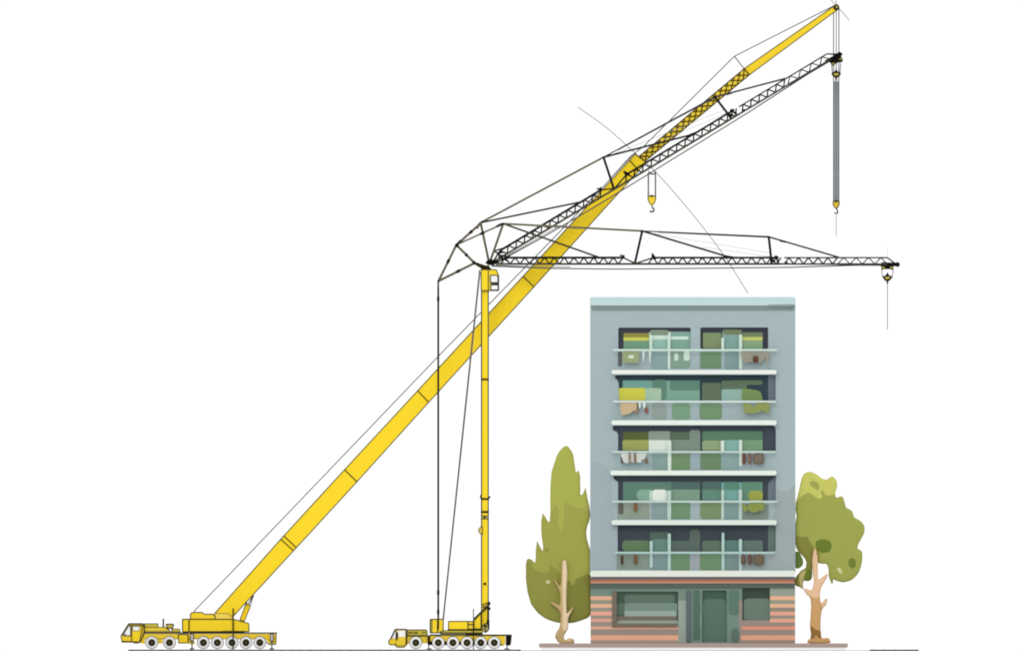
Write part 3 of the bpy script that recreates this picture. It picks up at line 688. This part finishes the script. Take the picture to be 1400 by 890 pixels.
tag(MB().prism(smooth(PP(D4, [(790,445),(860,460),(920,490),(955,525),(985,460),(1040,445),(1180,445),(1192,530),(1175,615),(1150,605),(1090,575),(1030,590),(950,612),(820,608),(795,560)]),3), (140,151,90), -.99, -.75).build('trailing_plant'), 'olive trailing plant at the right end of the second balcony from the top', 'plant', 'plants trailing from the balcony rails')
for b, c in (((424,438,457,532),(228,238,234)),((484,438,532,532),(228,238,234))):
    pass
dr = MB()
for b in ((424,435,457,532),(484,435,532,532)): p = D3(b[0],b[1]); q = D3(b[2],b[3]); dr.prism([(p[0],p[1]),(q[0],p[1]),((p[0]+q[0])/2+.8,q[1]),((p[0]+q[0])/2-.8,q[1])], (226,236,232), -.99, -.93)
tag(dr.build('cloth_strip'), 'pair of pointed white cloth strips beside the reddish pot, second balcony from the top', 'cloth', 'cloths hung over the balcony rails')
dr = MB()
for b in ((475,435,522,605),(575,435,620,615)): p = D1(b[0],b[1]); q = D1(b[2],b[3]); dr.prism([(p[0],p[1]),(q[0],p[1]),((p[0]+q[0])/2+.6,q[1]),((p[0]+q[0])/2-.6,q[1])], (198,216,208), -.99, -.93)
tag(dr.build('cloth_strip'), 'pair of thin pale cloth strips right of the olive towel on the top balcony', 'cloth', 'cloths hung over the balcony rails')
cloth(Bz, None, (205,211,204), 'ragged white towel hung on the middle balcony, left end', poly=[(268,262),(410,262),(405,300),(392,300),(384,320),(362,320),(350,305),(338,322),(325,318),(300,325),(280,318),(272,300)])
pot(Bz, (262,262,277,326), (98,80,72), 'narrow dark brown pot, left of the ragged white towel on the middle balcony').location.y = -.7
for b, c, l in (((309,262,322,324),(152,128,112),'narrow light brown pot, the nearer to the left over the ragged white towel'),((341,262,355,324),(135,108,88),'narrow mid brown pot over the middle of the ragged white towel'),((407,296,429,328),(125,106,80),'small round brown pot, right of the ragged white towel on the middle balcony')):
    pot(Bz, b, c, l).location.y = -1.25
for b, c, l in (((1000,266,1023,329),(112,70,60),'dark reddish-brown pot, leftmost of three on the right of the middle balcony'),((1034,264,1057,330),(132,105,95),'greyish-brown narrow pot between two others, right end of the middle balcony'),((1066,264,1134,329),(122,110,95),'broad grey-brown pot, widest on the middle balcony')): pot(Bz, b, c, l)
pot(Bz, (339,566,363,618), (135,96,70), 'single brown pot at the left of the fourth balcony down')
tag(MB().prism(PP(Bz, [(1000,562),(1010,570),(1020,583),(1030,590),(1040,578),(1050,564),(1134,562),(1136,590),(1132,608),(1120,613),(1104,612),(1092,620),(1070,625),(1052,622),(1040,612),(1034,598),(1030,616),(1018,622),(1008,614),(1003,600)]), (134,147,75), -.99, -.75).build('trailing_plant'), 'olive trailing plant at the right end of the fourth balcony down', 'plant', 'plants trailing from the balcony rails')
for b, c, l in (((265,266,281,323),(75,62,52),'thin near-black pot at the far left of the lowest balcony'),((344,262,369,319),(118,92,68),'brown pot on the left half of the lowest balcony, right of a near-black one'),
    ((1007,262,1036,321),(112,88,76),'reddish-brown pot beside the pale door frame, right part of the lowest balcony'),((1048,262,1075,321),(112,86,74),'brown pot in the middle of three on the right of the lowest balcony'),((1082,262,1151,325),(112,100,82),'broad olive-brown pot at the right end of the lowest balcony')): pot(Cz, b, c, l)

# ------------------------------------------------------------ trees
T1 = lambda *p: [(700+u/3.067, 600+v/3.067) for u, v in p]
T2 = lambda *p: [(1070+u/3.423, 630+v/3.423) for u, v in p]
def foliage(name, parent, outline, base, patches, yc, T, D, grid=2.6, rim=.82):
    mb = MB()
    outline = [(x + random.uniform(-.3, .3), y + random.uniform(-.3, .3)) for x, y in outline]
    plate(mb, outline, base, yc-T, yc+T, [], patches, dome(outline, D, rim), grid)
    return mb.build(name, parent)
t1 = thing('cypress_tree', 'tall pointed olive-green tree with jagged edges and pale crooked trunk, left of the building', 'tree', (WX(767), 1.6, WZ(879)))
o1 = smooth(T1((225,28),(243,40),(256,65),(262,100),(268,140),(279,130),(286,160),(286,225),(291,234),(300,222),(308,202),(314,235),(322,270),(327,310),(325,340),(315,370),(312,405),(320,440),(330,475),(334,520),(330,560),(330,650),(330,735),(300,757),(250,771),(200,771),(150,757),(110,730),(80,690),(65,640),(58,580),(60,510),(72,501),(86,508),(96,518),(100,470),(105,427),(115,445),(128,468),(129,440),(122,380),(124,335),(130,312),(145,335),(158,348),(160,290),(161,200),(166,140),(180,90),(200,48)), 3)
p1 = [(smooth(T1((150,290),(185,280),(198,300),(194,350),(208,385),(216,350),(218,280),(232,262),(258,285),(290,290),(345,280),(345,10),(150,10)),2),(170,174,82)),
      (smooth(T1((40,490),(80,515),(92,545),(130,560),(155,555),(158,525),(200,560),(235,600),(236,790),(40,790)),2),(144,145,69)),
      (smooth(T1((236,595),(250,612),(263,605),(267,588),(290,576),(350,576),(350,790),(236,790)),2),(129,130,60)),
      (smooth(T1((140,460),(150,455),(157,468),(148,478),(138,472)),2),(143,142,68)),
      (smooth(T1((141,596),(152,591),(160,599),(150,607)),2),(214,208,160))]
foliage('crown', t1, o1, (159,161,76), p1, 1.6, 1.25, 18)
k1 = smooth(T1((210,512),(219,508),(228,512),(233,570),(229,640),(230,728),(252,704),(258,712),(236,750),(236,790),(225,812),(217,828),(225,842),(238,833),(257,838),(262,852),(240,857),(205,857),(187,842),(180,825),(188,805),(198,790),(203,765),(200,722),(165,690),(168,680),(200,694),(200,640),(178,594),(183,589),(202,614),(206,560)), 3)
pk = [(smooth(T1((213,512),(228,512),(233,570),(229,640),(230,728),(250,708),(236,750),(236,790),(222,803),(212,790),(214,720),(213,640)),2),(230,207,172)), (smooth(T1((226,838),(240,833),(250,842),(235,848)),2),(220,195,150))]  # paler strip paints the lit side of the trunk into its colour
foliage('trunk', t1, k1, (197,171,122), pk, .12, .42, 5, 1.6, .5)
t2 = thing('broadleaf_tree', 'round olive-green tree with a forked orange-brown trunk, right of the building', 'tree', (WX(1116), 1.6, WZ(879)))
o2 = smooth(T2((62,195),(70,165),(78,125),(88,85),(100,60),(127,50),(155,60),(180,78),(205,86),(230,72),(250,85),(257,115),(248,145),(250,170),(278,165),(290,190),(297,218),(325,232),(335,262),(365,280),(383,305),(381,340),(362,375),(350,406),(373,425),(370,480),(352,530),(320,558),(285,567),(250,560),(238,552),(232,577),(216,540),(213,500),(205,482),(178,480),(160,470),(163,440),(150,420),(146,470),(138,500),(138,545),(120,562),(98,562),(96,600),(80,590),(62,582),(54,560),(66,535),(90,510),(108,498),(110,470),(100,452),(80,430),(62,402),(58,345),(62,270),(66,262),(60,230)), 3)
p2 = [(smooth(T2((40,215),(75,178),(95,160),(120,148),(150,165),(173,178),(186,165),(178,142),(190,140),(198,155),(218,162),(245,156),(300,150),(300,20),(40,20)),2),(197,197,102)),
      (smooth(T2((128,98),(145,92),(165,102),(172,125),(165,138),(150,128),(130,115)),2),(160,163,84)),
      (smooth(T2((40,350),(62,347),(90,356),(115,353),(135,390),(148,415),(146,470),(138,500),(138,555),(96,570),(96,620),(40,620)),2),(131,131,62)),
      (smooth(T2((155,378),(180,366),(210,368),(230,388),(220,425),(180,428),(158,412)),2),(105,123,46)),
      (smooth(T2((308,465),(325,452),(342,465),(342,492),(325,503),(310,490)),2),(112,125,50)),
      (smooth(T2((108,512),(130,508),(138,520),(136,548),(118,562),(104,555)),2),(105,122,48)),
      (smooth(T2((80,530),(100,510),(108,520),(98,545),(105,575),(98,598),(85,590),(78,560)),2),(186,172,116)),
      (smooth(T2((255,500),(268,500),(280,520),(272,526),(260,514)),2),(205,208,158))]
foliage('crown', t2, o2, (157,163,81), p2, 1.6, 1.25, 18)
MB().prism(smooth(T2((59,428),(75,424),(88,445),(97,470),(92,490),(75,502),(60,498)),3), (98,122,58), .6, 1.6).build('leaf_cluster', t2)
k2 = smooth(T2((148,406),(160,422),(165,470),(165,500),(167,552),(192,536),(213,527),(200,560),(182,588),(176,620),(179,665),(200,643),(210,648),(203,672),(184,698),(178,760),(182,825),(212,826),(224,842),(220,851),(180,853),(120,851),(118,838),(132,822),(128,760),(132,650),(110,622),(97,600),(104,596),(136,602),(146,560),(138,500),(140,450)), 3)
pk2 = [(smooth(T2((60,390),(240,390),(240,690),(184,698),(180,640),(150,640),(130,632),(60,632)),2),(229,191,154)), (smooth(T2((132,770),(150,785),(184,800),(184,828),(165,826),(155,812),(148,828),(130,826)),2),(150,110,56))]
foliage('trunk', t2, k2, (205,161,107), pk2, .12, .42, 6, 1.6, .5)
